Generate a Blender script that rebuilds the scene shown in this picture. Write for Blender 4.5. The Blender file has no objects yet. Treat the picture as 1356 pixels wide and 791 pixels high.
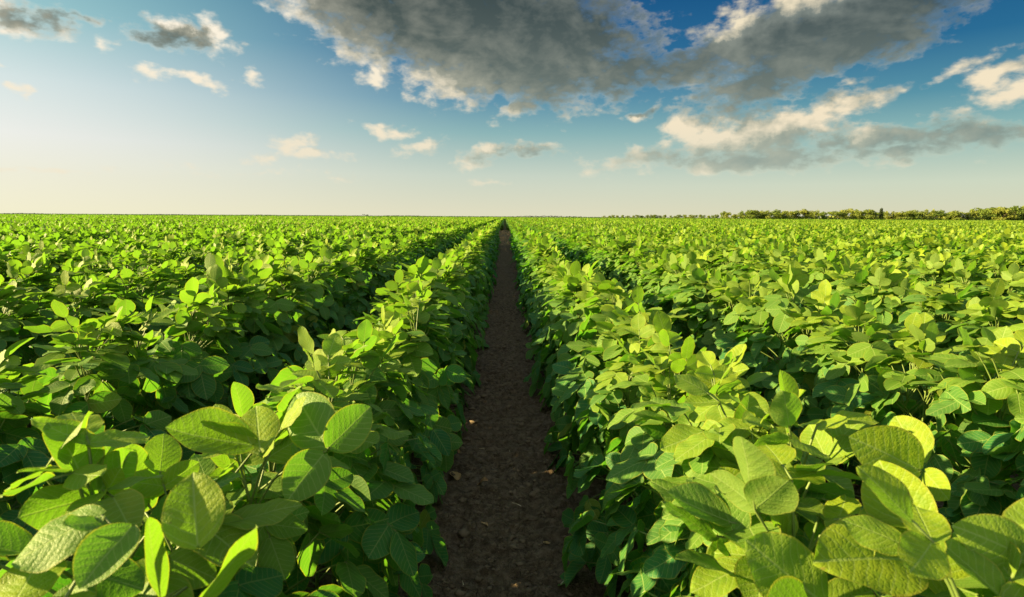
import bpy, math, random
import numpy as np
from mathutils import Vector, Matrix

R = math.radians
scene = bpy.context.scene
col = scene.collection
rng = np.random.default_rng(11)

# ------------------------------------------------------------------ camera
CAM_H = 0.90
FPX = 753.3                     # focal length in photo pixels (20 mm on 36 mm, 1356 px wide)
PITCH = math.atan(108 / FPX)
YAW = math.atan(10 / FPX)       # axis a little to the right of the furrow
ROLL = R(0.35)
cam_data = bpy.data.cameras.new("camera")
cam_data.lens = 20; cam_data.sensor_width = 36
cam_data.clip_start = 0.02; cam_data.clip_end = 30000
cam = bpy.data.objects.new("camera", cam_data); col.objects.link(cam)
CAM_M = (Matrix.Translation((0, 0, CAM_H)) @ Matrix.Rotation(-YAW, 4, 'Z')
         @ Matrix.Rotation(math.pi / 2 - PITCH, 4, 'X') @ Matrix.Rotation(ROLL, 4, 'Z'))
cam.matrix_world = CAM_M
cam_data.dof.use_dof = True
cam_data.dof.focus_distance = 1.9
cam_data.dof.aperture_fstop = 10
scene.camera = cam
CAM_I = np.array(CAM_M.inverted())
CAM_R = np.array(CAM_M)[:3, :3]

def pix_dir(px, py):
    d = CAM_R @ np.array([(px - 678) / FPX, -(py - 395.5) / FPX, -1.0])
    return d / np.linalg.norm(d)

def pix_azel(px, py):
    d = pix_dir(px, py)
    return math.degrees(math.atan2(d[0], d[1])), math.degrees(math.asin(d[2]))

def to_pix(p):
    q = np.asarray(p) @ CAM_I[:3, :3].T + CAM_I[:3, 3]
    z = np.maximum(-q[..., 2], 1e-4)
    return 678 + FPX * q[..., 0] / z, 395.5 - FPX * q[..., 1] / z, -q[..., 2]

# ------------------------------------------------------------------ sun
SUN_AZ, SUN_EL = -88.0, 17.5    # degrees: to the left of the view, low
sun_dir = np.array([math.sin(R(SUN_AZ)) * math.cos(R(SUN_EL)), math.cos(R(SUN_AZ)) * math.cos(R(SUN_EL)), math.sin(R(SUN_EL))])
sd = bpy.data.lights.new("sun", 'SUN'); sd.energy = 5.0; sd.angle = R(0.6); sd.color = (1.0, 0.78, 0.36)
so = bpy.data.objects.new("sun", sd); col.objects.link(so)
so.rotation_euler = Vector(-sun_dir).to_track_quat('-Z', 'Y').to_euler()

# ------------------------------------------------------------------ node helpers
class NT:
    def __init__(self, tree): self.t = tree; self.n = tree.nodes; self.l = tree.links
    def node(self, typ, **kw):
        n = self.n.new(typ)
        for k, v in kw.items(): setattr(n, k, v)
        return n
    def put(self, sock, v):
        if isinstance(v, bpy.types.NodeSocket): self.l.new(v, sock)
        elif v is not None: sock.default_value = v
    def math(self, op, a, b=None, c=None, clamp=False):
        n = self.node('ShaderNodeMath', operation=op, use_clamp=clamp)
        for i, v in enumerate((a, b, c)):
            if v is not None: self.put(n.inputs[i], v)
        return n.outputs[0]
    def vmath(self, op, a, b=None, c=None):
        n = self.node('ShaderNodeVectorMath', operation=op)
        for i, v in enumerate((a, b, c)):
            if v is not None: self.put(n.inputs[i], v)
        return n.outputs['Value'] if op in ('LENGTH', 'DOT_PRODUCT', 'DISTANCE') else n.outputs[0]
    def comb(self, x, y, z):
        n = self.node('ShaderNodeCombineXYZ')
        for i, v in enumerate((x, y, z)): self.put(n.inputs[i], v)
        return n.outputs[0]
    def sep(self, v):
        n = self.node('ShaderNodeSeparateXYZ'); self.put(n.inputs[0], v); return n.outputs
    def smooth(self, x, a, b, lo=0.0, hi=1.0):
        n = self.node('ShaderNodeMapRange', interpolation_type='SMOOTHSTEP')
        self.put(n.inputs[0], x)
        for i, v in zip((1, 2, 3, 4), (a, b, lo, hi)): self.put(n.inputs[i], v)
        return n.outputs[0]
    def lin(self, x, a, b, lo=0.0, hi=1.0):
        n = self.node('ShaderNodeMapRange'); self.put(n.inputs[0], x)
        for i, v in zip((1, 2, 3, 4), (a, b, lo, hi)): self.put(n.inputs[i], v)
        return n.outputs[0]
    def mix(self, f, a, b, blend='MIX'):
        n = self.node('ShaderNodeMix', data_type='RGBA', blend_type=blend)
        self.put(n.inputs[0], f)
        for i, v in ((6, a), (7, b)):
            if isinstance(v, (tuple, list)): v = tuple(v) + (1.0,) if len(v) == 3 else tuple(v)
            self.put(n.inputs[i], v)
        return n.outputs[2]
    def noise(self, vec, scale, detail=4, rough=0.5, dist=0.0, out='Fac'):
        n = self.node('ShaderNodeTexNoise')
        self.put(n.inputs['Vector'], vec)
        n.inputs['Scale'].default_value = scale; n.inputs['Detail'].default_value = detail
        n.inputs['Roughness'].default_value = rough; n.inputs['Distortion'].default_value = dist
        return n.outputs[out]
    def attr(self, name, out='Vector'):
        n = self.node('ShaderNodeAttribute', attribute_name=name); return n.outputs[out]
    def val(self, v):
        n = self.node('ShaderNodeValue'); n.outputs[0].default_value = v; return n.outputs[0]

# ------------------------------------------------------------------ world: sky and clouds
world = bpy.data.worlds.new("World"); scene.world = world; world.use_nodes = True
wt = NT(world.node_tree); wt.n.clear()
world.cycles.sampling_method = 'MANUAL'; world.cycles.sample_map_resolution = 512

# clouds as (photo px, py, half width, half height, tilt degrees (+ = rising to the right), strength)
CLOUDS = [
    # the big dark bank at the top, middle
    (455, -10, 120, 70, -18, 1.25), (590, 100, 85, 32, -8, 1.0), (580, 20, 150, 75, -10, 1.45), (690, 55, 175, 78, -4, 1.5), (650, 95, 110, 42, 0, 1.05), (815, 98, 80, 30, 10, .95),
    (600, -55, 220, 80, 0, 1.4), (450, 70, 22, 22, 0, .62), (480, 60, 75, 40, -25, .8),
    # its right half
    (1015, 48, 118, 48, 14, 1.3), (1130, 20, 170, 62, 10, 1.45), (1090, 70, 190, 36, 14, 1.2), (930, 88, 70, 24, 8, .85), (1200, -40, 170, 60, 5, 1.2),
    (890, 88, 80, 22, 5, .9), (1000, 108, 110, 26, 8, .95), (1010, 125, 70, 22, 15, .8),
    # bright cumulus on the right
    (925, 178, 60, 36, 10, 1.0), (1010, 178, 120, 34, 10, 1.0), (1080, 160, 85, 28, 22, .95), (1000, 208, 160, 22, 2, .92), (850, 215, 90, 16, 4, .72),
    (1160, 128, 60, 13, 18, .7), (1180, 180, 170, 19, -4, .92), (1280, 172, 130, 24, -4, .92), (1180, 205, 140, 13, 2, .62),
    (1270, 90, 56, 15, 22, .72), (1325, 105, 50, 26, 8, 1.0), (1360, 120, 60, 20, 5, .9), (1115, 118, 30, 11, 15, .58),
    # small ones
    (235, 48, 72, 26, -8, 1.0), (285, 46, 32, 28, 10, .85), (30, 25, 66, 34, 4, .9), (100, 30, 40, 12, -15, .55), (120, 57, 24, 15, 5, .75), (0, -15, 60, 30, 0, .9),
    (205, 97, 38, 13, -5, .82), (265, 104, 36, 10, -12, .7), (332, 100, 17, 18, 0, .75), (8, 90, 18, 8, 0, .6), (18, 120, 24, 8, 0, .6),
    (380, 193, 44, 18, 8, .92), (420, 203, 50, 9, 0, .6), (520, 172, 44, 10, 4, .74), (560, 192, 38, 13, 10, .84), (640, 205, 48, 14, 18, .9), (700, 196, 54, 10, 4, .76),
    (692, 146, 28, 13, 15, .8), (840, 147, 46, 8, 4, .72), (495, 100, 18, 17, 0, .75), (450, 232, 40, 9, 0, .5), (650, 244, 36, 7, 0, .5),
    (90, 230, 150, 7, 2, .42), (330, 228, 120, 6, 2, .36),
]
g = bpy.data.node_groups.new("cloud_density", 'ShaderNodeTree')
g.interface.new_socket("P", in_out='INPUT', socket_type='NodeSocketVector')
g.interface.new_socket("D", in_out='OUTPUT', socket_type='NodeSocketFloat')
gt = NT(g)
gi = gt.node('NodeGroupInput'); go = gt.node('NodeGroupOutput')
P = gi.outputs[0]
# ragged edges: shift the lookup with a few octaves of noise before testing the cloud bodies
sq = gt.vmath('MULTIPLY', P, (1.0, 1.7, 1.0))
w1 = gt.noise(sq, 0.22, 3, 0.55, out='Color')
w1 = gt.vmath('MULTIPLY', gt.vmath('SUBTRACT', w1, (.5, .5, .5)), (7.0, 3.4, 0))
Pw = gt.vmath('ADD', P, w1)
s = gt.sep(Pw)
u, v = s[0], s[1]
acc = gt.val(-1.0)
for (px, py, hw, hh, tilt, amp) in CLOUDS:
    a, e = pix_azel(px, py)
    k = math.cos(math.atan(math.hypot(px - 678, py - 395.5) / FPX))
    dpp = math.degrees(1 / FPX) * k * k / max(.5, math.cos(R(e)))
    vec = gt.comb(u, v, acc)
    m = gt.node('ShaderNodeMapping', vector_type='TEXTURE')
    gt.put(m.inputs[0], vec)
    m.inputs['Location'].default_value = (a, e, 0)
    m.inputs['Rotation'].default_value = (0, 0, R(tilt))
    m.inputs['Scale'].default_value = (hw * dpp * 1.35, hh * dpp * 1.45, 1e7)
    f = gt.math('MULTIPLY_ADD', gt.vmath('LENGTH', m.outputs[0]), -amp, amp)
    acc = gt.math('SMOOTH_MAX', acc, f, 0.12)
n1 = gt.noise(sq, 0.45, 6, 0.54)
n2 = gt.noise(gt.vmath('ADD', sq, (31.0, 7.0, 2.0)), 1.5, 4, 0.55)
d = gt.math('MULTIPLY_ADD', n1, 1.5, -0.90)
d = gt.math('ADD', d, gt.math('MULTIPLY_ADD', n2, 0.5, -0.25))
d = gt.math('ADD', acc, d)
gt.put(go.inputs[0], d)

tc = wt.node('ShaderNodeTexCoord').outputs['Generated']
dx = wt.sep(wt.vmath('NORMALIZE', tc))
az = wt.math('MULTIPLY', wt.math('ARCTAN2', dx[0], dx[1]), 180 / math.pi)
el = wt.math('MULTIPLY', wt.math('ARCSINE', dx[2]), 180 / math.pi)
AE = wt.comb(az, el, 0.0)

def dens(off):
    gn = wt.node('ShaderNodeGroup'); gn.node_tree = g
    wt.put(gn.inputs[0], wt.vmath('ADD', AE, off)); return gn.outputs[0]
D0 = dens((0, 0, 0)); D1 = dens((-1.0, -0.25, 0)); D2 = dens((-3.0, -0.5, 0))
alpha = wt.smooth(D0, -0.04, 0.62)
def opt(D): return wt.math('MAXIMUM', D, 0.0)
# thick, flat-based parts of the clouds that stand in their own shade
DARK = [(640, 25, 200, 58, -3, 1.0), (755, 78, 135, 58, 0, 1.15), (560, 20, 110, 48, -10, .85), (1140, 44, 205, 56, 10, 1.1), (890, 92, 100, 26, 6, .9), (1020, 108, 105, 32, 8, 1.0),
        (205, 44, 52, 24, -10, .95), (1200, 196, 190, 17, -3, .55), (1290, 174, 110, 18, -3, .55), (845, 149, 46, 8, 3, .8), (50, 20, 50, 24, 0, .5), (1010, 210, 120, 12, 0, .3), (700, 206, 60, 8, 3, .45)]
dk = wt.val(-1.0)
wd = wt.vmath('SUBTRACT', wt.noise(AE, 0.28, 5, 0.6, out='Color'), (.5, .5, .5))
AEw = wt.sep(wt.vmath('ADD', AE, wt.vmath('MULTIPLY', wd, (9.0, 5.0, 0))))
for (px, py, hw, hh, tilt, amp) in DARK:
    a, e = pix_azel(px, py)
    k = math.cos(math.atan(math.hypot(px - 678, py - 395.5) / FPX))
    dpp = math.degrees(1 / FPX) * k * k / max(.5, math.cos(R(e)))
    m = wt.node('ShaderNodeMapping', vector_type='TEXTURE')
    wt.put(m.inputs[0], wt.comb(AEw[0], AEw[1], dk))
    m.inputs['Location'].default_value = (a, e, 0); m.inputs['Rotation'].default_value = (0, 0, R(tilt)); m.inputs['Scale'].default_value = (hw * dpp * 1.15, hh * dpp * 1.15, 1e7)
    f = wt.math('MULTIPLY_ADD', wt.vmath('LENGTH', m.outputs[0]), -amp, amp)
    dk = wt.math('SMOOTH_MAX', dk, f, 0.15)
AEs = wt.vmath('MULTIPLY', AE, (1.0, 1.7, 1.0))
bil = wt.noise(AEs, 0.17, 7, 0.55, 0.3)                                   # billows inside the cloud
bil1 = wt.noise(wt.vmath('ADD', AEs, (-0.9, -0.4, 0)), 0.17, 7, 0.55, 0.3)
emb = wt.math('SUBTRACT', bil1, bil)                                      # their sides towards and away from the sun
core = wt.math('MULTIPLY', wt.smooth(dk, -0.75, 0.48), wt.smooth(D0, -0.05, 0.5))
rel = wt.math('ADD', wt.math('MULTIPLY', wt.math('SUBTRACT', D1, D0), 0.55), wt.math('MULTIPLY', wt.math('SUBTRACT', D2, D0), 0.22))
rel = wt.math('MINIMUM', wt.math('MAXIMUM', rel, -0.45), 0.45)
lit = wt.math('MULTIPLY_ADD', core, -0.98, 0.95)
lit = wt.math('SUBTRACT', lit, wt.math('MULTIPLY', rel, wt.math('MULTIPLY_ADD', core, -0.35, 0.62)))
lit = wt.math('ADD', lit, wt.math('MULTIPLY', wt.math('MULTIPLY_ADD', bil, 0.85, -0.43), wt.math('MULTIPLY_ADD', core, -0.5, 1.0)))
lit = wt.math('SUBTRACT', lit, wt.math('MULTIPLY', emb, 1.0))

sky = wt.node('ShaderNodeTexSky', sky_type='NISHITA')
sky.sun_disc = False; sky.sun_elevation = R(SUN_EL); sky.sun_rotation = R(SUN_AZ)
sky.altitude = 100; sky.air_density = 1.0; sky.dust_density = 1.2; sky.ozone_density = 2.0
SKY_STR = 0.10
skyc = sky.outputs[0]
EXPO = 2.05
def tone(r, g, b):
    """An sRGB colour as the sky should show it -> radiance before exposure and sky strength."""
    f = lambda c: (c / 255 / 12.92) if c < 10 else ((c / 255 + .055) / 1.055) ** 2.4
    k = 1 / (2 ** EXPO * SKY_STR)
    return (f(r) * k, f(g) * k, f(b) * k)
def ramp(x, stops):
    """Piecewise linear colour ramp over x."""
    c = stops[0][1]
    for (p0, c0), (p1, c1) in zip(stops, stops[1:]):
        c = wt.mix(wt.lin(x, p0, p1), c, c1)
    return c
# clear air: pale and warm at the skyline, teal above, deep blue high up; whiter towards the sun
away = ramp(el, [(0, tone(220, 216, 184)), (3, tone(206, 216, 194)), (7, tone(142, 184, 182)), (10, tone(86, 146, 166)), (14, tone(38, 106, 148)), (20, tone(8, 78, 130)), (28, tone(2, 58, 112)), (60, tone(70, 130, 170))])
mid = ramp(el, [(0, tone(228, 223, 194)), (4, tone(202, 213, 198)), (8, tone(142, 182, 184)), (11, tone(96, 148, 172)), (15, tone(46, 108, 152)), (21, tone(16, 80, 132)), (28, tone(6, 62, 116)), (60, tone(80, 138, 172))])
tow = ramp(el, [(0, tone(245, 240, 208)), (3, tone(241, 238, 218)), (6, tone(240, 240, 234)), (10, tone(218, 231, 230)), (15, tone(158, 203, 207)), (21, tone(104, 168, 182)), (30, tone(50, 120, 152)), (60, tone(90, 150, 178))])
clear = wt.mix(wt.smooth(az, -8.0, 42.0), mid, away)
clear = wt.mix(wt.smooth(az, 0.0, -46.0), clear, tow)
aur = wt.math('MAXIMUM', wt.vmath('DOT_PRODUCT', wt.vmath('NORMALIZE', tc), tuple(float(c) for c in sun_dir)), 0.0)
aur = wt.math('MULTIPLY', wt.math('POWER', aur, 14.0), 2.2)
clear = wt.mix(aur, clear, wt.mix(1.0, clear, tone(255, 244, 220), 'ADD'))
skyc = wt.mix(1.0, skyc, (0.22, 0.28, 0.22), 'MULTIPLY')
# added fill light: unseen brighter sky behind the viewer and overhead, lifts shaded leaves
back_fill = wt.math('MULTIPLY', wt.smooth(wt.math('ABSOLUTE', az), 95.0, 150.0), wt.smooth(el, 0.0, 8.0))
clear = wt.mix(wt.math('MULTIPLY', back_fill, 0.85), clear, tuple(1.3 * c for c in tone(240, 240, 228)))
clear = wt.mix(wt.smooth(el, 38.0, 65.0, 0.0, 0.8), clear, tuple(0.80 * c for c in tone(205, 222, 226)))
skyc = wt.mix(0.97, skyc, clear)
warm = wt.smooth(el, 2.0, 22.0)
sunside = wt.smooth(az, 30.0, -40.0)
cl_lit = wt.mix(warm, tone(246, 230, 200), wt.mix(sunside, tone(240, 226, 194), tone(255, 248, 232)))
cl_mid = wt.mix(warm, tone(186, 186, 164), wt.mix(sunside, tone(118, 130, 128), tone(164, 162, 146)))
cl_dark = wt.mix(warm, tone(140, 152, 142), wt.mix(sunside, tone(48, 66, 73), tone(74, 86, 82)))
cl = wt.mix(wt.lin(lit, -0.12, 0.56), cl_dark, cl_mid)
cl = wt.mix(wt.lin(lit, 0.46, 0.98), cl, cl_lit)
fade = wt.smooth(el, 0.5, 10.0, 0.5, 1.0)
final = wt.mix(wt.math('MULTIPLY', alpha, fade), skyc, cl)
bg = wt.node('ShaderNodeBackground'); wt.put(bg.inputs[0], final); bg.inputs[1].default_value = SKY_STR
out = wt.node('ShaderNodeOutputWorld'); wt.l.new(bg.outputs[0], out.inputs[0])

# ------------------------------------------------------------------ materials
def material(name):
    m = bpy.data.materials.new(name); m.use_nodes = True
    t = NT(m.node_tree); t.n.clear()
    o = t.node('ShaderNodeOutputMaterial')
    return m, t, o

def principled(t, **kw):
    p = t.node('ShaderNodeBsdfPrincipled')
    for k, v in kw.items(): t.put(p.inputs[k], v)
    return p

def leaf_material(name, fine=True):
    m, t, o = material(name)
    uv = t.sep(t.attr('leafuv'))            # x across (in leaf lengths), y along 0..1, z across -1..1
    tint = t.node('ShaderNodeAttribute', attribute_name='tint')
    ts = t.node('ShaderNodeSeparateColor'); t.put(ts.inputs[0], tint.outputs['Color'])
    rnd, young = ts.outputs[0], ts.outputs[1]
    oi = t.node('ShaderNodeObjectInfo')
    rr = t.math('FRACT', t.math('ADD', rnd, t.math('MULTIPLY', oi.outputs['Random'], 0.618)))
    ax = t.math('ABSOLUTE', uv[0])
    base = t.mix(rr, (0.028, 0.145, 0.052), (0.056, 0.180, 0.038))
    base = t.mix(t.math('MULTIPLY', young, 0.75), base, (0.285, 0.350, 0.010))
    trans = t.mix(t.math('MULTIPLY', young, 0.8), (0.10, 0.34, 0.016), (0.25, 0.48, 0.018))
    base = t.mix(t.smooth(rr, 0.975, 0.995), base, (0.20, 0.24, 0.03))      # here and there a yellowing leaf
    # lateral veins run from the midrib forwards to the edge
    ph = t.math('MULTIPLY_ADD', ax, -0.62, uv[1])
    ph = t.math('MULTIPLY_ADD', t.math('MULTIPLY', ax, ax), -0.5, ph)
    ph = t.math('MULTIPLY', ph, 8.0)
    wob = t.noise(t.comb(uv[0], uv[1], t.math('MULTIPLY', rr, 53.0)), 3.2, 2, 0.5)
    ph = t.math('ADD', ph, t.math('MULTIPLY_ADD', wob, 1.0, -0.5))
    if fine:
        fr = t.math('ABSOLUTE', t.math('SUBTRACT', t.math('FRACT', ph), 0.5))   # 0.5 on a vein, 0 between
        vein = t.smooth(fr, 0.40, 0.49)
        mid = t.smooth(ax, 0.020, 0.006)
        vv = t.math('MAXIMUM', t.math('MULTIPLY', vein, 0.75), mid)
        cell = t.node('ShaderNodeTexVoronoi', feature='DISTANCE_TO_EDGE'); cell.inputs['Scale'].default_value = 21
        t.put(cell.inputs['Vector'], t.comb(uv[0], uv[1], t.math('MULTIPLY', rr, 19.0)))
        puff = t.smooth(cell.outputs['Distance'], 0.0, 0.22)
        edge = t.smooth(t.math('ABSOLUTE', uv[2]), 0.90, 1.0)
        pos = t.comb(uv[0], uv[1], t.math('MULTIPLY', rr, 37.0))
        blot = t.noise(pos, 5.0, 4, 0.6)
        base = t.mix(t.smooth(blot, 0.35, 0.75), base, t.mix(0.5, base, (0.085, 0.20, 0.02)))
        base = t.mix(t.math('MULTIPLY', vv, 1.0), base, t.mix(0.6, base, (0.30, 0.40, 0.12)))
        base = t.mix(t.math('MULTIPLY', edge, 0.6), base, (0.30, 0.29, 0.04))
        trans = t.mix(t.math('MULTIPLY', vv, 0.5), trans, (0.30, 0.42, 0.06))
        trans = t.mix(t.math('MULTIPLY', edge, 0.6), trans, (0.55, 0.50, 0.03))
        spot = t.smooth(t.noise(t.comb(uv[0], uv[1], t.math('MULTIPLY', rr, 91.0)), 9.0, 2, 0.5), 0.73, 0.79)
        base = t.mix(t.math('MULTIPLY', spot, 0.7), base, (0.20, 0.15, 0.04))
        # quilted blade: raised between the veins, crinkled finely
        q = t.math('POWER', t.math('SUBTRACT', 1.0, t.math('MULTIPLY', fr, 2.0)), 0.7)
        fall = t.smooth(t.math('ABSOLUTE', uv[2]), 1.0, 0.55)
        hgt = t.math('MULTIPLY', q, t.math('MULTIPLY_ADD', fall, 0.7, 0.3))
        cr = t.noise(t.vmath('MULTIPLY', pos, (1, 1, 1)), 22.0, 3, 0.55)
        hgt = t.math('ADD', t.math('MULTIPLY', hgt, 0.55), t.math('MULTIPLY', cr, 0.9))
        hgt = t.math('ADD', hgt, t.math('MULTIPLY', puff, 0.40))
        hgt = t.math('SUBTRACT', hgt, t.math('MULTIPLY', mid, 0.8))
        b = t.node('ShaderNodeBump'); b.inputs['Strength'].default_value = 0.36; b.inputs['Distance'].default_value = 0.0016
        t.put(b.inputs['Height'], hgt)
        nrm = b.outputs[0]
    else:
        nrm = None
    geo = t.node('ShaderNodeNewGeometry')
    base = t.mix(t.math('MULTIPLY', geo.outputs['Backfacing'], 0.45), base, (0.13, 0.21, 0.07))
    p = principled(t, **{'Base Color': base, 'Roughness': 0.52, 'Specular IOR Level': 0.19})
    tr = t.node('ShaderNodeBsdfTranslucent'); t.put(tr.inputs[0], trans)
    if nrm is not None:
        t.put(p.inputs['Normal'], nrm); t.put(tr.inputs['Normal'], nrm)
    mx = t.node('ShaderNodeMixShader'); mx.inputs[0].default_value = 0.40
    t.l.new(p.outputs[0], mx.inputs[1]); t.l.new(tr.outputs[0], mx.inputs[2])
    t.l.new(mx.outputs[0], o.inputs[0])
    return m

M_LEAF = leaf_material("soybean_leaf")
M_LEAF_FAR = leaf_material("soybean_leaf_simple", fine=False)

def stem_material():
    m, t, o = material("soybean_stem")
    tcn = t.node('ShaderNodeTexCoord').outputs['Object']
    n = t.noise(tcn, 60, 3, .5)
    c = t.mix(n, (0.07, 0.13, 0.02), (0.17, 0.22, 0.05))
    p = principled(t, **{'Base Color': c, 'Roughness': 0.6, 'Subsurface Weight': 0.0})
    t.l.new(p.outputs[0], o.inputs[0]); return m
M_STEM = stem_material()

def soil_material():
    m, t, o = material("dark_soil")
    pos = t.node('ShaderNodeNewGeometry').outputs['Position']
    n1 = t.noise(pos, 3.0, 5, .6); n2 = t.noise(pos, 40, 5, .65); n3 = t.noise(pos, 220, 3, .6)
    c = t.mix(t.smooth(n1, .3, .7), (0.044, 0.029, 0.017), (0.098, 0.067, 0.040))
    c = t.mix(t.smooth(n2, .35, .72), c, (0.18, 0.135, 0.092))
    c = t.mix(t.smooth(n3, .60, .78), c, (0.24, 0.175, 0.115))
    c = t.mix(t.smooth(n3, .42, .25), c, (0.018, 0.012, 0.008))
    vo = t.node('ShaderNodeTexVoronoi', feature='DISTANCE_TO_EDGE'); vo.inputs['Scale'].default_value = 16
    t.put(vo.inputs['Vector'], t.vmath('ADD', pos, t.vmath('MULTIPLY', t.noise(pos, 14, 3, .5, out='Color'), (.09, .09, .09))))
    crack = t.math('MULTIPLY', t.smooth(vo.outputs[0], 0.0, 0.05, -1.0, 0.0), t.smooth(n1, .45, .6))
    h = t.math('ADD', t.math('MULTIPLY', n2, 1.0), t.math('MULTIPLY', n3, 0.45))
    h = t.math('ADD', h, t.math('MULTIPLY', crack, 0.5))
    b = t.node('ShaderNodeBump'); b.inputs['Strength'].default_value = 1.0; b.inputs['Distance'].default_value = 0.022
    t.put(b.inputs['Height'], h)
    p = principled(t, **{'Base Color': c, 'Roughness': 0.9, 'Specular IOR Level': 0.2, 'Normal': b.outputs[0]})
    t.l.new(p.outputs[0], o.inputs[0]); return m
M_SOIL = soil_material()

def simple_material(name, c1, c2, scale, rough=0.8, trans=None):
    m, t, o = material(name)
    n = t.noise(t.node('ShaderNodeTexCoord').outputs['Object'], scale, 4, .6)
    oi = t.node('ShaderNodeObjectInfo').outputs['Random']
    c = t.mix(t.smooth(t.math('ADD', n, t.math('MULTIPLY_ADD', oi, .3, -.15)), .3, .7), c1, c2)
    p = principled(t, **{'Base Color': c, 'Roughness': rough, 'Specular IOR Level': 0.2})
    if trans:
        tr = t.node('ShaderNodeBsdfTranslucent'); tr.inputs[0].default_value = tuple(trans) + (1,)
        mx = t.node('ShaderNodeMixShader'); mx.inputs[0].default_value = 0.3
        t.l.new(p.outputs[0], mx.inputs[1]); t.l.new(tr.outputs[0], mx.inputs[2]); t.l.new(mx.outputs[0], o.inputs[0])
    else:
        t.l.new(p.outputs[0], o.inputs[0])
    return m
M_BARK = simple_material("bark", (0.05, 0.042, 0.028), (0.09, 0.07, 0.045), 3)
M_TREE = simple_material("tree_leaves", (0.11, 0.165, 0.030), (0.24, 0.26, 0.05), 0.5, .7, (0.28, 0.36, 0.04))
M_TREE_DARK = simple_material("dark_tree_leaves", (0.020, 0.040, 0.016), (0.05, 0.07, 0.025), 0.6, .7, (0.05, 0.09, 0.02))
M_DRY = simple_material("dry_leaf", (0.16, 0.085, 0.035), (0.36, 0.24, 0.12), 30, .7)
M_STRAW = simple_material("straw", (0.32, 0.25, 0.15), (0.5, 0.42, 0.28), 40, .6)
M_CLOD = simple_material("dry_crumbs", (0.050, 0.037, 0.025), (0.135, 0.102, 0.070), 9, .9)

# ------------------------------------------------------------------ mesh building
def make_mesh(name, verts, quads, mats, attrs=None, mat_idx=None, smooth=True):
    me = bpy.data.meshes.new(name)
    verts = np.asarray(verts, np.float32); quads = np.asarray(quads, np.int32)
    n = quads.shape[1]
    me.vertices.add(len(verts)); me.vertices.foreach_set('co', verts.ravel())
    me.loops.add(quads.size); me.loops.foreach_set('vertex_index', quads.ravel())
    me.polygons.add(len(quads))
    me.polygons.foreach_set('loop_start', np.arange(0, quads.size, n, dtype=np.int32))
    if smooth: me.polygons.foreach_set('use_smooth', np.ones(len(quads), bool))
    for m in mats: me.materials.append(m)
    if mat_idx is not None: me.polygons.foreach_set('material_index', np.asarray(mat_idx, np.int32))
    me.update(calc_edges=True)
    for k, (typ, arr) in (attrs or {}).items():
        a = me.attributes.new(k, typ, 'POINT')
        a.data.foreach_set('vector' if typ == 'FLOAT_VECTOR' else 'color', np.asarray(arr, np.float32).ravel())
    return me

def link(name, me, parent=None, mat=None):
    o = bpy.data.objects.new(name, me); col.objects.link(o)
    if parent is not None: o.parent = parent
    if mat is not None: o.matrix_basis = Matrix(np.asarray(mat).tolist())
    return o

def tag(o, label, category, group=None, kind=None):
    if label: o['label'] = label
    if category: o['category'] = category
    if group: o['group'] = group
    if kind: o['kind'] = kind
    return o

def leaflet_template(nx, ny, seed):
    """One soybean leaflet, length 1 along +Y, blade up +Z."""
    r = np.random.default_rng(seed)
    W = 0.368 + r.uniform(-.04, .035)
    fold = r.uniform(-.10, .38); curl = r.uniform(-.16, .42); cup = r.uniform(-.30, .28)
    wa, wf, wp = r.uniform(.008, .042), r.uniform(1.5, 3.0), r.uniform(0, 6.28)
    twist = r.uniform(-.25, .25); side = r.uniform(-.06, .06)
    v = np.linspace(0, 1, ny + 1); v = v - 0.045 * np.sin(2 * np.pi * v)
    sx = np.linspace(-1, 1, nx + 1)
    V, S = np.meshgrid(v, sx, indexing='ij')
    vv = np.clip(V, 0.004, 0.997)
    w = vv ** 0.56 * (1 - vv) ** 0.70
    w = w / 0.4066 * W * (1 + 0.03 * np.sin(5 * vv + wp))
    X = S * w
    Y = V - 0.05 * np.abs(S) * (1 - V) ** 6
    Z = fold * np.abs(X) + cup * X ** 2 / W - curl * V ** 2 * .6 + wa * np.sin(wf * 2 * np.pi * V + wp + 1.7 * np.sign(S)) * S ** 2
    if nx >= 8:                                   # slow dents and swellings of the blade
        for _ in range(5):
            cx_, cy_, cr_ = r.uniform(-.3, .3), r.uniform(.1, .9), r.uniform(.12, .25)
            Z = Z + r.normal(0, .012) * np.exp(-((X - cx_) ** 2 + (V - cy_) ** 2) / cr_ ** 2)
    a = twist * (V - .3)
    X, Z = X * np.cos(a) - Z * np.sin(a), X * np.sin(a) + Z * np.cos(a)
    X = X + side * V ** 2
    co = np.stack([X, Y, Z], -1).reshape(-1, 3)
    uv = np.stack([S * w, V, S], -1).reshape(-1, 3)
    i = np.arange(ny)[:, None] * (nx + 1) + np.arange(nx)[None]
    q = np.stack([i, i + 1, i + nx + 2, i + nx + 1], -1).reshape(-1, 4)
    return co, q, uv

NV = 18
T_HI = [leaflet_template(8, 12, 100 + i) for i in range(NV)]
T_MID = [leaflet_template(4, 6, 100 + i) for i in range(NV)]
T_LO = [leaflet_template(2, 3, 100 + i) for i in range(NV)]
T_FAR = [leaflet_template(2, 2, 100 + i) for i in range(NV)]

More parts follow.
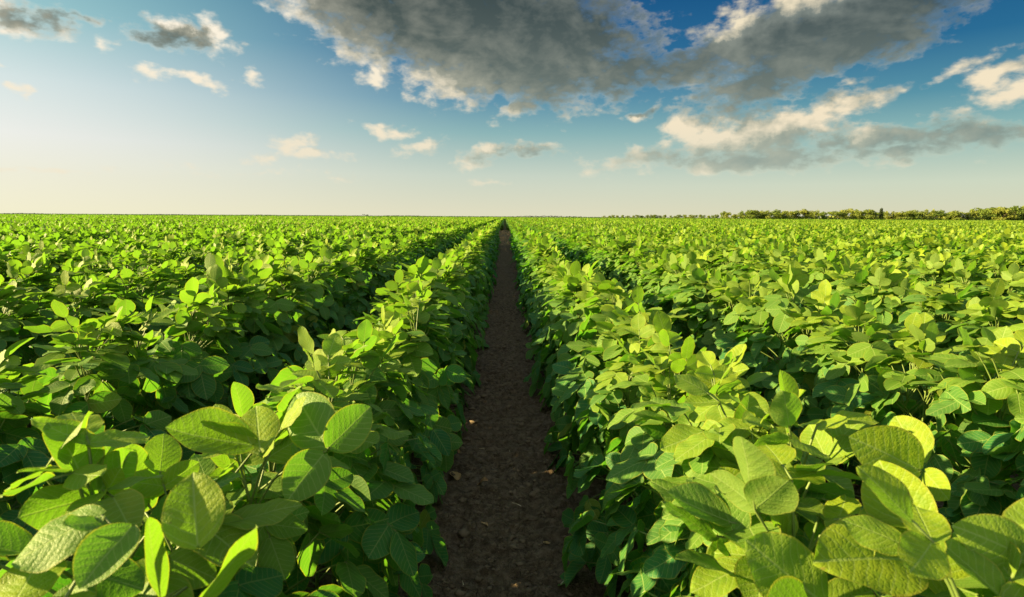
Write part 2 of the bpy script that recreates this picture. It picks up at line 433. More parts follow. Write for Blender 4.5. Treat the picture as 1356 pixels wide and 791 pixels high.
def tube(pts, r0, r1, sides=5):
    pts = np.asarray(pts, float); n = len(pts)
    tan = np.gradient(pts, axis=0); tan /= np.linalg.norm(tan, axis=1)[:, None] + 1e-9
    ref = np.array([0.31, 0.17, 0.93]) if abs(tan[0] @ np.array([0.31, 0.17, 0.93])) < .9 else np.array([1., 0, 0])
    a = np.cross(tan, ref); a /= np.linalg.norm(a, axis=1)[:, None]; b = np.cross(tan, a)
    rad = np.linspace(r0, r1, n)[:, None, None]
    th = np.arange(sides) / sides * 2 * np.pi
    co = pts[:, None] + rad * (np.cos(th)[None, :, None] * a[:, None] + np.sin(th)[None, :, None] * b[:, None])
    i = np.arange(n - 1)[:, None] * sides; j = np.arange(sides)[None]
    q = np.stack([i + j, i + (j + 1) % sides, i + sides + (j + 1) % sides, i + sides + j], -1).reshape(-1, 4)
    return co.reshape(-1, 3), q

def rot_axis(ax, ang):
    return np.array(Matrix.Rotation(ang, 3, Vector(ax)))

def frame(Y, N):
    Y = Y / np.linalg.norm(Y); N = N - Y * (N @ Y); N = N / np.linalg.norm(N)
    return np.stack([np.cross(Y, N), Y, N], 1)

UP = np.array([0, 0, 1.0])

def leaf_spec(r, node, phi, theta, plen, t, L, young, latang=None, sun=0.0, sundir=None):
    """A trifoliate leaf: petiole points and three leaflet matrices (in plant space)."""
    out = np.array([math.cos(phi), math.sin(phi), 0])
    pd = out * math.cos(theta) + UP * math.sin(theta)
    sag = r.uniform(.05, .18) * plen
    E = node + pd * plen
    ss = np.linspace(0, 1, 5)[:, None]
    pts = node + (E - node) * ss + UP * (np.sin(ss * math.pi) * sag * .6)
    A = out * math.cos(t) - UP * math.sin(t); N = UP * math.cos(t) + out * math.sin(t); S = np.cross(A, N)
    lf = []
    T = E + A * .024
    for kind in (0, 1, -1):
        if kind == 0:
            Y, Nn, o = A, N, T
        else:
            la = R(r.uniform(55, 85)) if latang is None else latang
            Y = S * kind * math.sin(la) + A * math.cos(la)
            Y = Y + N * r.normal(0.02, .22)
            Nn, o = N + S * kind * r.normal(.05, .25), E + A * .002
        if sundir is not None: Nn = Nn + sundir * sun * r.uniform(.6, 1.4)
        F = frame(Y, Nn)
        F = rot_axis(r.normal(size=3), r.normal(0, R(13))) @ F
        sc = L * (1.0 if kind == 0 else r.uniform(.84, .98))
        M = np.eye(4); M[:3, :3] = F * sc; M[:3, 3] = o
        lf.append((M, young, int(r.integers(NV)), r.random()))
    return dict(node=node, pts=pts, tip=T, leaflets=lf)

def plant_spec(seed, nleaf=34, H=0.535, extra=(), turn=0.0, size=1.0):
    r = np.random.default_rng(seed)
    sundir = rot_axis((0, 0, 1), -turn) @ sun_dir        # upper leaves lean their blades towards the sun
    lean = r.normal(0, .03, 2)
    def stem(h): f = h / H; return np.array([lean[0] * f * f * 1.0, lean[1] * f * f, h])
    leaves = []
    base = r.uniform(0, math.pi * 2)
    for i in range(nleaf):
        f = i / (nleaf - 1)
        h = H * (.10 + .90 * f ** .9)
        spread = .45 + .85 * f
        phi = (0 if i % 2 else math.pi) + r.normal(0, spread) + (base if f > .8 else 0)
        if r.random() < .38: phi = r.uniform(0, 2 * math.pi)
        theta = R(11 + 60 * f + r.normal(0, 9))
        plen = .200 * (1 - .50 * f ** 1.3) * r.uniform(.78, 1.2)
        t = R(68 - 22 * f - 102 * f ** 4 + r.normal(0, 13 + 30 * f ** 2))
        L = .098 * size * r.uniform(.80, 1.14) * (1 - .30 * f ** 5)
        young = np.clip(f ** 3.0 + r.normal(0, .09), 0, 1)
        leaves.append(leaf_spec(r, stem(h), phi, theta, plen, t, L, young, sun=max(0, f - .35) * r.uniform(.0, 1.3), sundir=sundir))
    # unopened young leaf at the tip
    tipz = stem(H)
    leaves.append(leaf_spec(r, tipz, r.uniform(0, 6.28), R(75), .035, R(-50), .05, 1.0, R(30)))
    for e in extra: leaves.append(e)
    sp = np.array([stem(h) for h in np.linspace(-.02, H, 7)])
    return dict(stem=sp, leaves=leaves)

def leaflets_mesh(items, templates, mats, extra_tubes=(), name="foliage"):
    """items: (matrix, young, variant, random) -> one mesh."""
    V, Q, U, C, MI = [], [], [], [], []
    n = 0
    for (M, yg, var, rd) in items:
        co, q, uv = templates[var]
        V.append(co @ M[:3, :3].T + M[:3, 3]); Q.append(q + n); U.append(uv)
        c = np.empty((len(co), 4)); c[:] = (rd, yg, 0, 1); C.append(c); MI.append(np.zeros(len(q), int)); n += len(co)
    for (co, q) in extra_tubes:
        V.append(co); Q.append(q + n); U.append(np.zeros((len(co), 3))); C.append(np.zeros((len(co), 4))); MI.append(np.ones(len(q), int)); n += len(co)
    return make_mesh(name, np.concatenate(V), np.concatenate(Q), mats,
                     {'leafuv': ('FLOAT_VECTOR', np.concatenate(U)), 'tint': ('FLOAT_COLOR', np.concatenate(C))}, np.concatenate(MI))

# ------------------------------------------------------------------ where the plants stand
ROW, STEP = 0.78, 0.122
def hnoise(x, y):
    return (np.sin(x * 1.9 + y * .83 + 1) + np.sin(y * 2.7 - x * .6) + np.sin(y * 6.1 + x * 3.1 + 2) * .8) / 2.8

rowsN = 420
def plants_in(y0, y1, step, rmax_extra=2.5):
    xs, ys, rs = [], [], []
    for k in range(-rowsN, rowsN):
        x = (k + .5) * ROW
        near = max(y0, (abs(x) - rmax_extra) / 1.25)
        if near >= y1: continue
        y = np.arange(near, y1, step)
        xs.append(np.full(len(y), x)); ys.append(y); rs.append(np.full(len(y), k))
    x = np.concatenate(xs); y = np.concatenate(ys); k = np.concatenate(rs)
    g = np.random.default_rng(50 + int(y0 * 10))
    x = x + g.normal(0, .022, len(x)); y = y + g.uniform(-.45, .45, len(y)) * step
    return x, y, k, g

x, y, krow, gg = plants_in(-1.3, 7.5, STEP)
scale = .93 + .085 * hnoise(x, y) + gg.normal(0, .04, len(x))
near_cam = np.hypot(x, y) < .35
scale = np.where(near_cam, np.minimum(scale, .98), scale)
rotz = gg.normal(0, .5, len(x))
# seen = any of a few points of the plant falls inside the frame
seen = np.zeros(len(x), bool); dist = np.hypot(np.hypot(x, y), .4)
for (ox, oz) in ((0, .3), (0, .6), (-.2, .45), (.2, .45), (0, .62)):
    for oy in (-.1, .1):
        X, Y, Z = to_pix(np.stack([x + ox, y + oy, np.full(len(x), oz)], -1))
        seen |= (Z > .08) & (X > -8) & (X < 1364) & (Y > -8) & (Y < 799)
order = np.argsort(np.where(seen, dist, 1e9))
chosen = order[:300]
N_FULL, N_LEAF = 30, 36
is_single = np.zeros(len(x), bool); is_single[chosen] = True

# ordinals along each row give every plant a description of its own
ORD = ['first', 'second', 'third', 'fourth', 'fifth', 'sixth', 'seventh', 'eighth', 'ninth', 'tenth', 'eleventh', 'twelfth', 'thirteenth', 'fourteenth',
       'fifteenth', 'sixteenth', 'seventeenth', 'eighteenth', 'nineteenth', 'twentieth']
def nth(i):
    if i < 20: return ORD[i]
    tens = {2: 'twenty', 3: 'thirty', 4: 'forty', 5: 'fifty', 6: 'sixty'}[(i + 1) // 10]
    u_ = (i + 1) % 10
    return tens[:-1] + 'ieth' if u_ == 0 else tens + '-' + ORD[u_ - 1]

rank_in_row = {}
for k in np.unique(krow[chosen]):
    ids = [i for i in chosen if krow[i] == k]
    for j, i in enumerate(sorted(ids, key=lambda i: y[i])): rank_in_row[i] = j

def row_phrase(k):
    n = k if k >= 0 else -k - 1
    side_ = 'right' if k >= 0 else 'left'
    return f"{ORD[n]} row {side_} of the bare furrow"

def plant_label(i):
    look = 'tall' if scale[i] > 1.0 else ('low' if scale[i] < .86 else 'green')
    return f"{look} soybean plant, {nth(rank_in_row[i])} from the camera in the {row_phrase(int(krow[i]))}"

HERO = {}      # large leaves seen close by: plant index -> list of leaf specs
def at(px, py, depth):
    d = CAM_R @ np.array([(px - 678) / FPX, -(py - 395.5) / FPX, -1.0])
    return np.array([0, 0, CAM_H]) + d * depth
def hero(leaflets, young, seed):
    """leaflets: (base px, tip px, depth at base, depth at tip, roll) - blade turned towards the viewer, then rolled about its axis."""
    r = np.random.default_rng(seed)
    bs = [at(*b, db) for b, t, db, dt, roll in leaflets]
    c = np.mean(bs, 0)
    full = chosen[:N_FULL]
    i = int(full[np.argmin(np.hypot(x[full] - c[0], (y[full] - c[1]) * .8))])
    Rz = rot_axis((0, 0, 1), -rotz[i])
    loc = lambda p: Rz @ ((p - np.array([x[i], y[i], 0])) / scale[i])
    lf = []
    for (b, t, db, dt, roll), B in zip(leaflets, bs):
        Tp = B + (at(*t, dt) - B) * .90; Y = Tp - B; L = np.linalg.norm(Y); Y /= L
        N = np.array([0, 0, CAM_H]) - (B + Tp) / 2; N /= np.linalg.norm(N)
        F = rot_axis(Y, R(roll)) @ frame(Y, N)
        M = np.eye(4); M[:3, :3] = Rz @ F * L / scale[i]; M[:3, 3] = loc(B)
        lf.append((M, young, int(r.integers(NV)), r.random()))
    j = loc(c) - UP * .004
    node = np.array([0, 0, max(.15, min(.5, j[2] - .10))])
    ss = np.linspace(0, 1, 5)[:, None]
    pts = node + (j - node) * ss + UP * np.sin(ss * math.pi) * .012
    HERO.setdefault(i, []).append(dict(node=node, pts=pts, tip=loc(bs[0]), leaflets=lf))
hero([((1213, 722), (1163, 598), .56, .60, -15), ((1207, 742), (1078, 730), .56, .53, 35), ((1216, 742), (1330, 800), .56, .52, -20)], .95, 1)
hero([((1216, 622), (1122, 572), .66, .66, 10), ((1222, 612), (1182, 546), .67, .72, -15), ((1226, 625), (1262, 668), .66, .62, 30)], .9, 2)
hero([((1092, 800), (978, 712), .55, .56, 15), ((1100, 805), (1160, 770), .55, .56, -20), ((1085, 806), (1010, 830), .55, .5, 10)], .85, 3)
hero([((1008, 700), (950, 608), .72, .75, 10), ((1004, 706), (936, 752), .72, .68, 0), ((1012, 704), (1030, 620), .72, .76, -40)], .9, 4)
hero([((1372, 745), (1268, 690), .50, .50, 15), ((1380, 750), (1400, 640), .5, .55, 0)], .85, 5)
hero([((212, 795), (188, 676), .45, .46, 74), ((262, 722), (250, 612), .47, .50, -10), ((268, 800), (356, 692), .44, .46, 76)], 1.0, 6)
hero([((135, 683), (-6, 742), .50, .47, 48), ((140, 692), (80, 690), .50, .46, 70), ((174, 698), (92, 784), .48, .43, 30)], .5, 7)
hero([((345, 598), (336, 524), .72, .77, -15), ((332, 590), (204, 570), .72, .68, 45), ((338, 582), (255, 562), .73, .70, -55)], .95, 8)
hero([((436, 592), (498, 535), .78, .80, 5), ((428, 602), (372, 668), .78, .72, 10), ((432, 590), (380, 510), .79, .84, -20)], .45, 9)

def petiole_mesh(lf, sc=1.0):
    pts = np.vstack([lf['pts'], lf['tip'][None]]) - lf['node']
    return tube(pts, .0021, .0014, 5)

hi_cache = {}
def hi_leaflet(var, yq):
    key = (var, yq)
    if key not in hi_cache:
        co, q, uv = T_HI[var]
        c = np.empty((len(co), 4)); c[:] = ((var * .37 + yq * .21) % 1, yq / 4, 0, 1)
        hi_cache[key] = make_mesh("leaflet", co, q, [M_LEAF], {'leafuv': ('FLOAT_VECTOR', uv), 'tint': ('FLOAT_COLOR', c)})
    return hi_cache[key]

def new_plant(i):
    e = bpy.data.objects.new("soybean_plant", None); col.objects.link(e)
    e.empty_display_size = .1
    e.location = (x[i], y[i], 0); e.rotation_euler = (0, 0, rotz[i]); e.scale = (scale[i],) * 3
    tag(e, plant_label(i), "soybean plant", "soybean plants in the " + row_phrase(int(krow[i])))
    return e

protos = [plant_spec(900 + s) for s in range(10)]
proto_stem, proto_fol = [], []
for s_, sp in enumerate(protos):
    co, q = tube(sp['stem'], .0042, .0022, 6)
    proto_stem.append(make_mesh("stem", co, q, [M_STEM]))
    tubes = []
    for lf in sp['leaves']:
        c2, q2 = tube(np.vstack([lf['pts'][[0, 2, 4]], lf['tip'][None]]), .0021, .0014, 4); tubes.append((c2, q2))
    proto_fol.append(leaflets_mesh([l for lf in sp['leaves'] for l in lf['leaflets']], T_MID, [M_LEAF, M_STEM], tubes))

for n_, i in enumerate(chosen):
    e = new_plant(i)
    if n_ < N_FULL:                                    # every leaf a part, every leaflet a sub-part
        sp = plant_spec(5000 + int(i), extra=HERO.get(int(i), ()), turn=rotz[i], size=.82)
        co, q = tube(sp['stem'], .0042, .0022, 7)
        link("stem", make_mesh("stem", co, q, [M_STEM]), e)
        for lf in sp['leaves']:
            co, q = petiole_mesh(lf)
            Mn = np.eye(4); Mn[:3, 3] = lf['node']
            lo = link("leaf", make_mesh("leaf", co, q, [M_STEM]), e, Mn)
            for (M, yg, var, rd) in lf['leaflets']:
                M2 = M.copy(); M2[:3, 3] -= lf['node']
                link("leaflet", hi_leaflet(var, int(round(yg * 4))), lo, M2)
    elif n_ < N_FULL + N_LEAF:                         # every leaf a part
        sp = plant_spec(5000 + int(i), turn=rotz[i], size=.92)
        co, q = tube(sp['stem'], .0042, .0022, 6)
        link("stem", make_mesh("stem", co, q, [M_STEM]), e)
        for lf in sp['leaves']:
            link("leaf", leaflets_mesh(lf['leaflets'], T_MID, [M_LEAF, M_STEM], [tube(np.vstack([lf['pts'], lf['tip'][None]]), .0021, .0014, 4)], "leaf"), e)
    else:
        s_ = int(gg.integers(len(protos)))
        link("stem", proto_stem[s_], e); link("foliage", proto_fol[s_], e)

# ------------------------------------------------------------------ the rest of the crop, too many to count
class Batch:
    def __init__(self): self.V, self.Q, self.U, self.C, self.n = [], [], [], [], 0
    def add(self, mats, young, rand, tpl):
        """mats (K,4,4) all with one template."""
        co, q, uv = tpl; K = len(mats)
        if K == 0: return
        v = np.einsum('kij,nj->kni', mats[:, :3, :3], co) + mats[:, None, :3, 3]
        self.V.append(v.reshape(-1, 3).astype(np.float32))
        self.Q.append((q[None] + self.n + (np.arange(K) * len(co))[:, None, None]).reshape(-1, 4).astype(np.int32))
        self.U.append(np.broadcast_to(uv[None], (K,) + uv.shape).reshape(-1, 3).astype(np.float32))
        c = np.empty((K, len(co), 4), np.float32); c[..., 0] = rand[:, None]; c[..., 1] = young[:, None]; c[..., 2] = 0; c[..., 3] = 1
        self.C.append(c.reshape(-1, 4)); self.n += K * len(co)
    def mesh(self, name, mats):
        return make_mesh(name, np.concatenate(self.V), np.concatenate(self.Q), mats,
                         {'leafuv': ('FLOAT_VECTOR', np.concatenate(self.U)), 'tint': ('FLOAT_COLOR', np.concatenate(self.C))})

def place_batch(batch, px, py, psc, prot, g, templates, specs, topfrac=0.0, size=1.0):
    """Copies of the plant specs merged into the batch; only leaves above topfrac of the plant are kept."""
    which = g.integers(len(specs), size=len(px))
    ca, sa = np.cos(prot), np.sin(prot)
    PM = np.zeros((len(px), 4, 4)); PM[:, 0, 0] = ca * psc; PM[:, 0, 1] = -sa * psc; PM[:, 1, 0] = sa * psc; PM[:, 1, 1] = ca * psc
    PM[:, 2, 2] = psc; PM[:, 0, 3] = px; PM[:, 1, 3] = py; PM[:, 3, 3] = 1
    for s_, sp in enumerate(specs):
        P_ = PM[which == s_]
        if len(P_) == 0: continue
        nl = len(sp['leaves'])
        byvar = {}
        for li, lf in enumerate(sp['leaves']):
            if li / nl < topfrac: continue
            for (M, yg, var, rd) in lf['leaflets']:
                byvar.setdefault(var, []).append((M, yg, rd))
        for var, L in byvar.items():
            Ms = np.stack([m[0] for m in L]).copy(); Ms[:, :3, :3] *= size
            mm = np.einsum('pij,ljk->plik', P_, Ms).reshape(-1, 4, 4)
            yg = np.tile([m[1] for m in L], len(P_)); rd = (np.tile([m[2] for m in L], len(P_)) + g.random(len(mm))) % 1
            batch.add(mm, yg, rd, templates[var])

B1 = Batch()
rest = ~is_single
place_batch(B1, x[rest], y[rest], scale[rest], rotz[rest], gg, T_LO, protos)
def band(y0, y1, step, templates, topfrac, size, extra=3.0):
    bx, by, bk, g_ = plants_in(y0, y1, step, extra)
    sc = .93 + .085 * hnoise(bx, by) + g_.normal(0, .045, len(bx))
    ro = g_.normal(0, .5, len(bx))
    place_batch(B1, bx, by, sc, ro, g_, templates, protos, topfrac, size)
band(7.5, 18, STEP, T_LO, 0.15, 1.1)
band(18, 45, STEP * 1.25, T_FAR, 0.55, 1.3)
band(45, 110, STEP * 3.2, T_FAR, 0.75, 2.0, 6)
# beyond that only the closed top of the crop: scattered leaf tufts on a canopy sheet
gf = np.random.default_rng(77)
nf = 60000
fy = 110 * np.exp(gf.random(nf) * math.log(900 / 110)); fx = (gf.random(nf) * 2 - 1) * fy * 1.2
for var in range(NV):
    sel = np.arange(nf) % NV == var
    m = int(sel.sum())
    a1 = gf.uniform(0, 6.28, m); tl = gf.normal(0, .5, m); sz = gf.uniform(.2, .4, m) * (fy[sel] / 150) ** .5
    mats = np.zeros((m, 4, 4)); mats[:, 3, 3] = 1
    mats[:, 0, 0] = np.cos(a1) * sz; mats[:, 1, 0] = np.sin(a1) * sz
    mats[:, 0, 1] = -np.sin(a1) * np.cos(tl) * sz; mats[:, 1, 1] = np.cos(a1) * np.cos(tl) * sz; mats[:, 2, 1] = np.sin(tl) * sz
    mats[:, 0, 2] = np.sin(a1) * np.sin(tl) * sz; mats[:, 1, 2] = -np.cos(a1) * np.sin(tl) * sz; mats[:, 2, 2] = np.cos(tl) * sz
    mats[:, 0, 3] = fx[sel]; mats[:, 1, 3] = fy[sel]; mats[:, 2, 3] = .555 + gf.normal(0, .03, m)
    B1.add(mats, gf.uniform(.3, 1, m), gf.random(m), T_FAR[var])
# canopy sheet: one ridge per row from 40 m on, then a wide rolling sheet
def grid_add(batch, X, Y, Z, young):
    ny_, nx_ = X.shape
    co = np.stack([X, Y, Z], -1).reshape(-1, 3)
    i = np.arange(ny_ - 1)[:, None] * nx_ + np.arange(nx_ - 1)[None]
    q = np.stack([i, i + 1, i + nx_ + 1, i + nx_], -1).reshape(-1, 4)
    batch.V.append(co.astype(np.float32)); batch.Q.append((q + batch.n).astype(np.int32))
    batch.U.append(np.zeros_like(co, dtype=np.float32)); c = np.empty((len(co), 4), np.float32); c[:] = (.5, young, 0, 1)
    c[:, 0] = np.random.default_rng(3).random(len(co)); batch.C.append(c); batch.n += len(co)
for k in range(-170, 170):
    xc = (k + .5) * ROW
    ya = max(38, (abs(xc) - 6) / 1.2)
    if ya > 108: continue
    yy = np.arange(ya, 112, 2.0); prof = np.array([-.31, -.23, -.12, .12, .23, .31]); hz = np.array([.14, .37, .48, .48, .37, .14])
    X = xc + prof[None] + 0 * yy[:, None]; Y = yy[:, None] + 0 * prof[None]
    Z = hz[None] * (1 + .06 * hnoise(X, Y))
    grid_add(B1, X, Y, Z, .45)
yy = np.concatenate([np.arange(110, 300, 3.0), np.geomspace(300, 1200, 60)]); tt = np.linspace(-1.25, 1.25, 241)
X = yy[:, None] * tt[None]; Y = yy[:, None] + 0 * X
grid_add(B1, X, Y,   .52 + .03 * hnoise(X * .7, Y * .9), .55)
crop = link("soybean_crop", B1.mesh("soybean_crop", [M_LEAF_FAR]))
tag(crop, "sea of green soybean plants filling the field out to the horizon", "crop", kind="stuff")

# ------------------------------------------------------------------ ground
def vnoise(X, Y, freq, seed):
    r = np.random.default_rng(seed); tab = r.random((256, 256))
    a, b = X * freq, Y * freq
    i, j = np.floor(a).astype(int), np.floor(b).astype(int); fa, fb = a - i, b - j
    fa = fa * fa * (3 - 2 * fa); fb = fb * fb * (3 - 2 * fb)
    t = lambda p, q: tab[p % 256, q % 256]
    return (t(i, j) * (1 - fa) + t(i + 1, j) * fa) * (1 - fb) + (t(i, j + 1) * (1 - fa) + t(i + 1, j + 1) * fa) * fb
gx = np.concatenate([-np.geomspace(6000, .5, 60), np.linspace(-.49, .49, 197), np.geomspace(.5, 6000, 60)])
gy = np.concatenate([[-40, -10, -4, -1.5, -.5, .2], np.linspace(.6, 3.2, 521), np.geomspace(3.21, 30, 260), np.geomspace(31, 9000, 60)])
GX, GY = np.meshgrid(gx, gy)
hz = np.zeros_like(GX)
for f_, a_ in ((5, .018), (13, .018), (31, .016), (70, .010), (150, .004)):
    n = vnoise(GX, GY, f_, int(f_)) ; hz += a_ * (1 - np.abs(2 * n - 1)) if f_ in (13, 31) else a_ * n
damp = np.clip(1.5 - np.abs(GX) / 2, 0, 1) * np.clip(1.3 - GY / 40, 0, 1)
hz = (hz - .03) * damp + .02 * np.clip((np.abs(GX) - .12) / .2, 0, 1) * (np.abs(GX) < 2)
ny_, nx_ = GX.shape
ii = np.arange(ny_ - 1)[:, None] * nx_ + np.arange(nx_ - 1)[None]
quads = np.stack([ii, ii + 1, ii + nx_ + 1, ii + nx_], -1).reshape(-1, 4)
ground = link("ground", make_mesh("ground", np.stack([GX, GY, hz], -1).reshape(-1, 3), quads, [M_SOIL]))
ground['kind'] = 'structure'; ground['label'] = "dark bare soil of the field with crumbly clods along the furrow"

def ground_at(px_, py_):
    d = pix_dir(px_, py_); t_ = -CAM_H / d[2]; return np.array([d[0] * t_, d[1] * t_, 0.0])
def soil_z(px_, py_):
    i = np.argmin(np.abs(gx - px_)); j = np.argmin(np.abs(gy - py_)); return float(hz[j, i])

def litter(px_, py_, size, rz, label, kind, seed, pitch=.3):
    p = ground_at(px_, py_); z = soil_z(p[0], p[1])
    if kind == 'dry_leaf':
        co, q, uv = T_HI[seed % NV]; co = co.copy()
        a_ = 2.6 * co[:, 0]; co[:, 2] += .9 * co[:, 0] ** 2 + .25 * np.sin(6 * co[:, 1] + seed) * .3; co[:, 0] = .7 * np.sin(a_) / 2.6 * 1.3
        me = make_mesh("dry_leaf", co * size, q, [M_DRY])
    else:
        r_ = np.random.default_rng(seed); n_ = 6; ss = np.linspace(-.5, .5, n_)[:, None]
        pts_ = np.hstack([np.sin(ss * 3 + seed) * .06, ss, .05 + .03 * np.cos(ss * 4)]) * size
        co, q = tube(pts_, .0013, .0008, 6); me = make_mesh("straw", co, q, [M_STRAW])
    o_ = link(kind, me); o_.location = (p[0], p[1], z + .006); o_.rotation_euler = (pitch if kind == 'dry_leaf' else .03, .1, rz)
    tag(o_, label, "dry leaf" if kind == 'dry_leaf' else "straw", "litter lying on the soil of the furrow")
litter(606, 640, .055, .5, "curled brown dead leaf lying beside the left row's foot", 'dry_leaf', 1)
litter(632, 652, .045, -1.9, "half rolled dry leaf on open soil, by the curled brown one", 'dry_leaf', 4, .5)
litter(646, 700, .022, 1.2, "small pale scrap of dry leaf in mid furrow", 'dry_leaf', 6)
litter(728, 724, .026, 2.2, "tan scrap of dry leaf near the right row's foot", 'dry_leaf', 8)
litter(608, 606, .020, .3, "tiny dry leaf scrap close under the left row, farther off", 'dry_leaf', 3)
litter(684, 677, .034, .9, "slanting pale straw lying across mid furrow", 'straw', 2)
litter(613, 778, .018, .1, "short whitish straw bit at the lower left of the furrow", 'straw', 3)
litter(675, 604, .014, -.1, "short pale straw standing out on the soil farther down the furrow", 'straw', 4)
litter(748, 780, .03, -.8, "thin straw at the lower right of the furrow", 'straw', 5)
litter(638, 597, .022, 1.4, "pale straw lying crosswise on the far soil by the left row", 'straw', 6)

# loose crumbs of earth: nobody could count them
def rock(r, n=6):
    th = np.linspace(0, 2 * np.pi, n, endpoint=False); ph = np.linspace(.25, np.pi - .25, 4)
    P_, T_ = np.meshgrid(ph, th, indexing='ij')
    k = 1 + r.normal(0, .30, P_.shape)
    co = np.stack([np.sin(P_) * np.cos(T_) * k, np.sin(P_) * np.sin(T_) * k * .8, np.cos(P_) * k * .6], -1).reshape(-1, 3)
    i = np.arange(3)[:, None] * n; j = np.arange(n)[None]
    q = np.stack([i + j, i + n + j, i + n + (j + 1) % n, i + (j + 1) % n], -1).reshape(-1, 4)
    q = np.vstack([q, [[0, 1, 2, 3], [0, 3, 4, 5], [18, 21, 20, 19], [18, 23, 22, 21]]])
    return co, q
rr_ = np.random.default_rng(21)
V, Q, n = [], [], 0
for _ in range(4200):
    yy_ = .9 + 6 * rr_.random() ** 1.6; xx_ = rr_.normal(0, .13); co, q = rock(rr_)
    s_ = rr_.choice([.002, .004, .007, .013], p=[.45, .35, .16, .04]) * rr_.uniform(.7, 1.3)
    V.append(co * s_ + (xx_, yy_, soil_z(xx_, yy_) + s_ * .15)); Q.append(q + n); n += len(co)
clods = link("soil_crumbs", make_mesh("soil_crumbs", np.concatenate(V), np.concatenate(Q), [M_CLOD], smooth=False))
tag(clods, "loose crumbs and small clods of dark earth scattered along the furrow", "soil crumbs", kind="stuff")

# ------------------------------------------------------------------ trees along the horizon
def crown_mesh(seed, kind):
    r = np.random.default_rng(seed)
    if kind == 'poplar':
        lobes = [(0, 0, z, .75 * (1 - .75 * abs(z - .4)) * .16, .13) for z in np.linspace(.12, .95, 9)]
    else:
        lobes = [(r.normal(0, .22), r.normal(0, .22), r.uniform(.10, .85), r.uniform(.17, .27), r.uniform(.13, .2)) for _ in range(12)]
        lobes = [(a, b, c, d * (1.15 - .4 * c), e) for a, b, c, d, e in lobes]
    V, Q, n = [], [], 0
    for (cx, cy, cz, rx, rz) in lobes:
        for _ in range(110):
            d = r.normal(size=3); d /= np.linalg.norm(d); rad = r.uniform(.55, 1.05)
            c = np.array([cx, cy, cz]) + d * rad * np.array([rx, rx, rz])
            s_ = r.uniform(.015, .042) * (.6 if kind == 'poplar' else 1)
            a = np.linalg.qr(r.normal(size=(3, 3)))[0] * s_
            V.append(np.array([c - a[0] - a[1], c + a[0] - a[1] * .6, c + a[0] * .7 + a[1] + a[2] * .4, c - a[0] * .8 + a[1]])); Q.append(np.arange(4)[None] + n); n += 4
    return make_mesh("crown", np.concatenate(V), np.concatenate(Q), [M_TREE_DARK if kind == 'poplar' else M_TREE])
def trunk_mesh(kind):
    r = np.random.default_rng(4)
    parts = [tube([(0, 0, -.02), (.01, 0, .2), (0, .01, .5)] if kind != 'poplar' else [(0, 0, -.02), (0, 0, .5), (0, 0, .92)], .03, .012, 6)]
    if kind != 'poplar':
        for _ in range(5):
            a = r.uniform(0, 6.28); parts.append(tube([(0, 0, r.uniform(.15, .35)), (.1 * math.cos(a), .1 * math.sin(a), .45), (.22 * math.cos(a), .22 * math.sin(a), .62)], .014, .005, 5))
    V, Q, n = [], [], 0
    for co, q in parts: V.append(co); Q.append(q + n); n += len(co)
    return make_mesh("trunk", np.concatenate(V), np.concatenate(Q), [M_BARK])
CROWNS = [crown_mesh(40 + i, 'round') for i in range(7)]; TR = trunk_mesh('round')
POP_C, POP_T = crown_mesh(60, 'poplar'), trunk_mesh('poplar')
def tree(px_, dist_, h, wscale, label, group, crown=None, trunk=TR, seed=0):
    d = pix_dir(px_, 290); k = dist_ / d[1]
    e = bpy.data.objects.new("poplar_tree" if crown else "tree", None); col.objects.link(e)
    e.location = (d[0] * k, dist_, 0); e.rotation_euler = (0, 0, seed * 1.7); e.scale = (h * wscale, h * wscale, h)
    link("crown", crown or CROWNS[seed % len(CROWNS)], e); link("trunk", trunk, e)
    return tag(e, label, "tree", group)
rt = random.Random(8)
def top_profile(p):           # pixels above the horizon, read off the photo
    pts = [(800, 3), (880, 4), (943, 5), (955, 8.5), (965, 6), (1000, 8.5), (1060, 10), (1100, 9.5), (1140, 10.5), (1160, 9), (1200, 9), (1228, 11), (1250, 9), (1275, 9), (1290, 10), (1303, 13), (1320, 15.5), (1360, 15), (1420, 14)]
    return float(np.interp(p, [a for a, b in pts], [b for a, b in pts]))
D_ = 400.0
belt = []
p = 958.0
while p < 1420:
    belt.append(p); p += rt.choice([4.5, 6, 7.5, 9, 12])
pop_px = 1166
leftn = sorted([q for q in belt if q < pop_px], reverse=True); rightn = [q for q in belt if q >= pop_px]
tree(pop_px, D_ - 6, 8.1, 1.6, "slim dark poplar rising above the pale green trees on the horizon", None, POP_C, POP_T)
for n_, q in enumerate(leftn):
    h = (top_profile(q) * rt.uniform(.66, 1.1)) * D_ / FPX * 1.12 + 1.9
    tree(q, D_ + rt.uniform(-12, 12), h, rt.uniform(.95, 1.75), f"rounded green tree on the horizon, {nth(n_)} to the left of the slim dark poplar", "green trees along the edge of the field", seed=n_ * 3 + 1)
for n_, q in enumerate(rightn):
    h = (top_profile(q) * rt.uniform(.70, 1.1)) * D_ / FPX * 1.12 + 1.9
    tall = q > 1300
    tree(q, D_ + rt.uniform(-12, 12), h, rt.uniform(.95, 1.75), f"{'tall broad' if tall else 'rounded'} green tree on the horizon, {nth(n_)} to the right of the slim dark poplar", "green trees along the edge of the field", seed=n_ * 5 + 2)
p = 800.0; far = []
while p < 952:
    far.append(p); p += rt.uniform(4.5, 7.5)
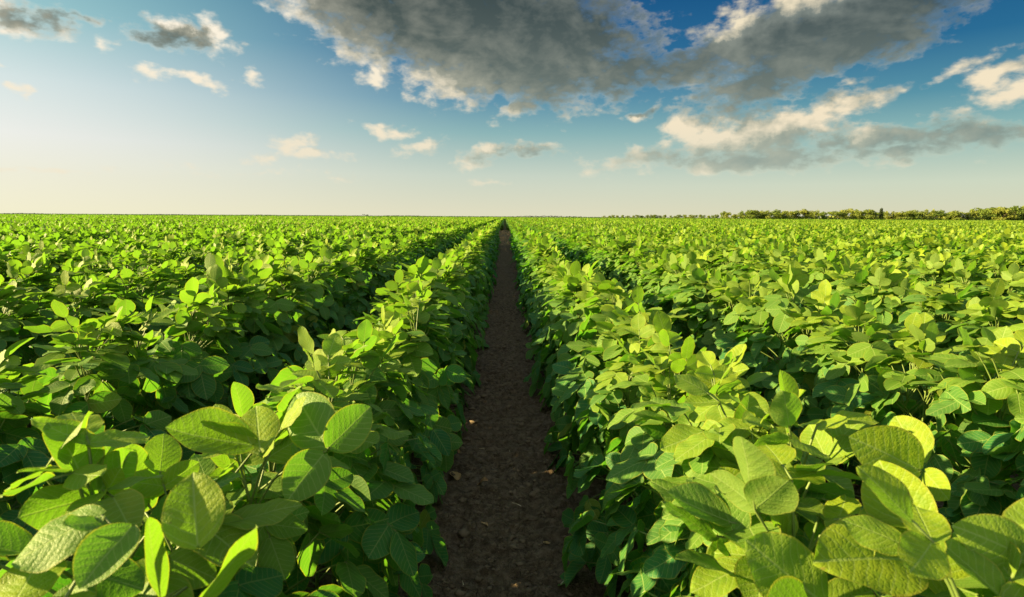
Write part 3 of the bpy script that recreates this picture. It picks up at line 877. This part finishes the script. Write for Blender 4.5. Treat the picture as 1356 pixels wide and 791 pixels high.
for n_, q in enumerate(far[::-1]):
    h = top_profile(q) * rt.uniform(.7, 1.1) * 900 / FPX + 1.2
    tree(q, 900 + rt.uniform(-30, 30), h, rt.uniform(1.1, 1.7), f"small distant tree on the horizon, {nth(n_)} before the belt of larger trees begins", "small distant trees left of the tree belt", seed=n_ * 3)
# low scrub that joins the trunks of the belt, and the far woods on the skyline: masses
def clump_strip(name, pts, seed, mat, size):
    r = np.random.default_rng(seed); V, Q, n = [], [], 0
    for (cx, cy, hh) in pts:
        for _ in range(14):
            c = np.array([cx + r.normal(0, size), cy + r.normal(0, size), r.uniform(0, hh)])
            a = np.linalg.qr(r.normal(size=(3, 3)))[0] * size * r.uniform(.3, .7)
            V.append(np.array([c - a[0] - a[1], c + a[0] - a[1] * .6, c + a[0] * .7 + a[1], c - a[0] * .8 + a[1]])); Q.append(np.arange(4)[None] + n); n += 4
    return link(name, make_mesh(name, np.concatenate(V), np.concatenate(Q), [mat]))
pts = []
for q in np.arange(965, 1430, 2.2):
    d = pix_dir(q, 290); k = (D_ + 4) / d[1]; pts.append((d[0] * k, D_ + rt.uniform(-8, 8), 2.6))
tag(clump_strip("undergrowth", pts, 5, M_TREE, 1.0), "low green scrub filling the foot of the tree belt on the horizon", "undergrowth", kind="stuff")
pts = []
for q in np.arange(-60, 1420, 1.3):
    d = pix_dir(q, 290); k = 2300 / d[1]
    hh = 2.2 + 1.5 * max(0, math.sin(q * .05) * math.sin(q * .013 + 1)) + (4 if 684 < q < 770 else 0) * rt.random() + (5 if 480 < q < 488 else 0)
    pts.append((d[0] * k, 2300, hh))
tag(clump_strip("far_woods", pts, 6, M_TREE_DARK, 2.2), "thin dark line of far woods on the skyline", "woods", kind="stuff")

# ------------------------------------------------------------------ render settings
scene.render.engine = 'CYCLES'
scene.cycles.max_bounces = 8; scene.cycles.diffuse_bounces = 4; scene.cycles.glossy_bounces = 2; scene.cycles.transmission_bounces = 4
scene.cycles.use_denoising = True
scene.view_settings.view_transform = 'Standard'; scene.view_settings.look = 'None'
scene.view_settings.gamma = 1; scene.view_settings.use_curve_mapping = False
scene.view_settings.exposure = EXPO
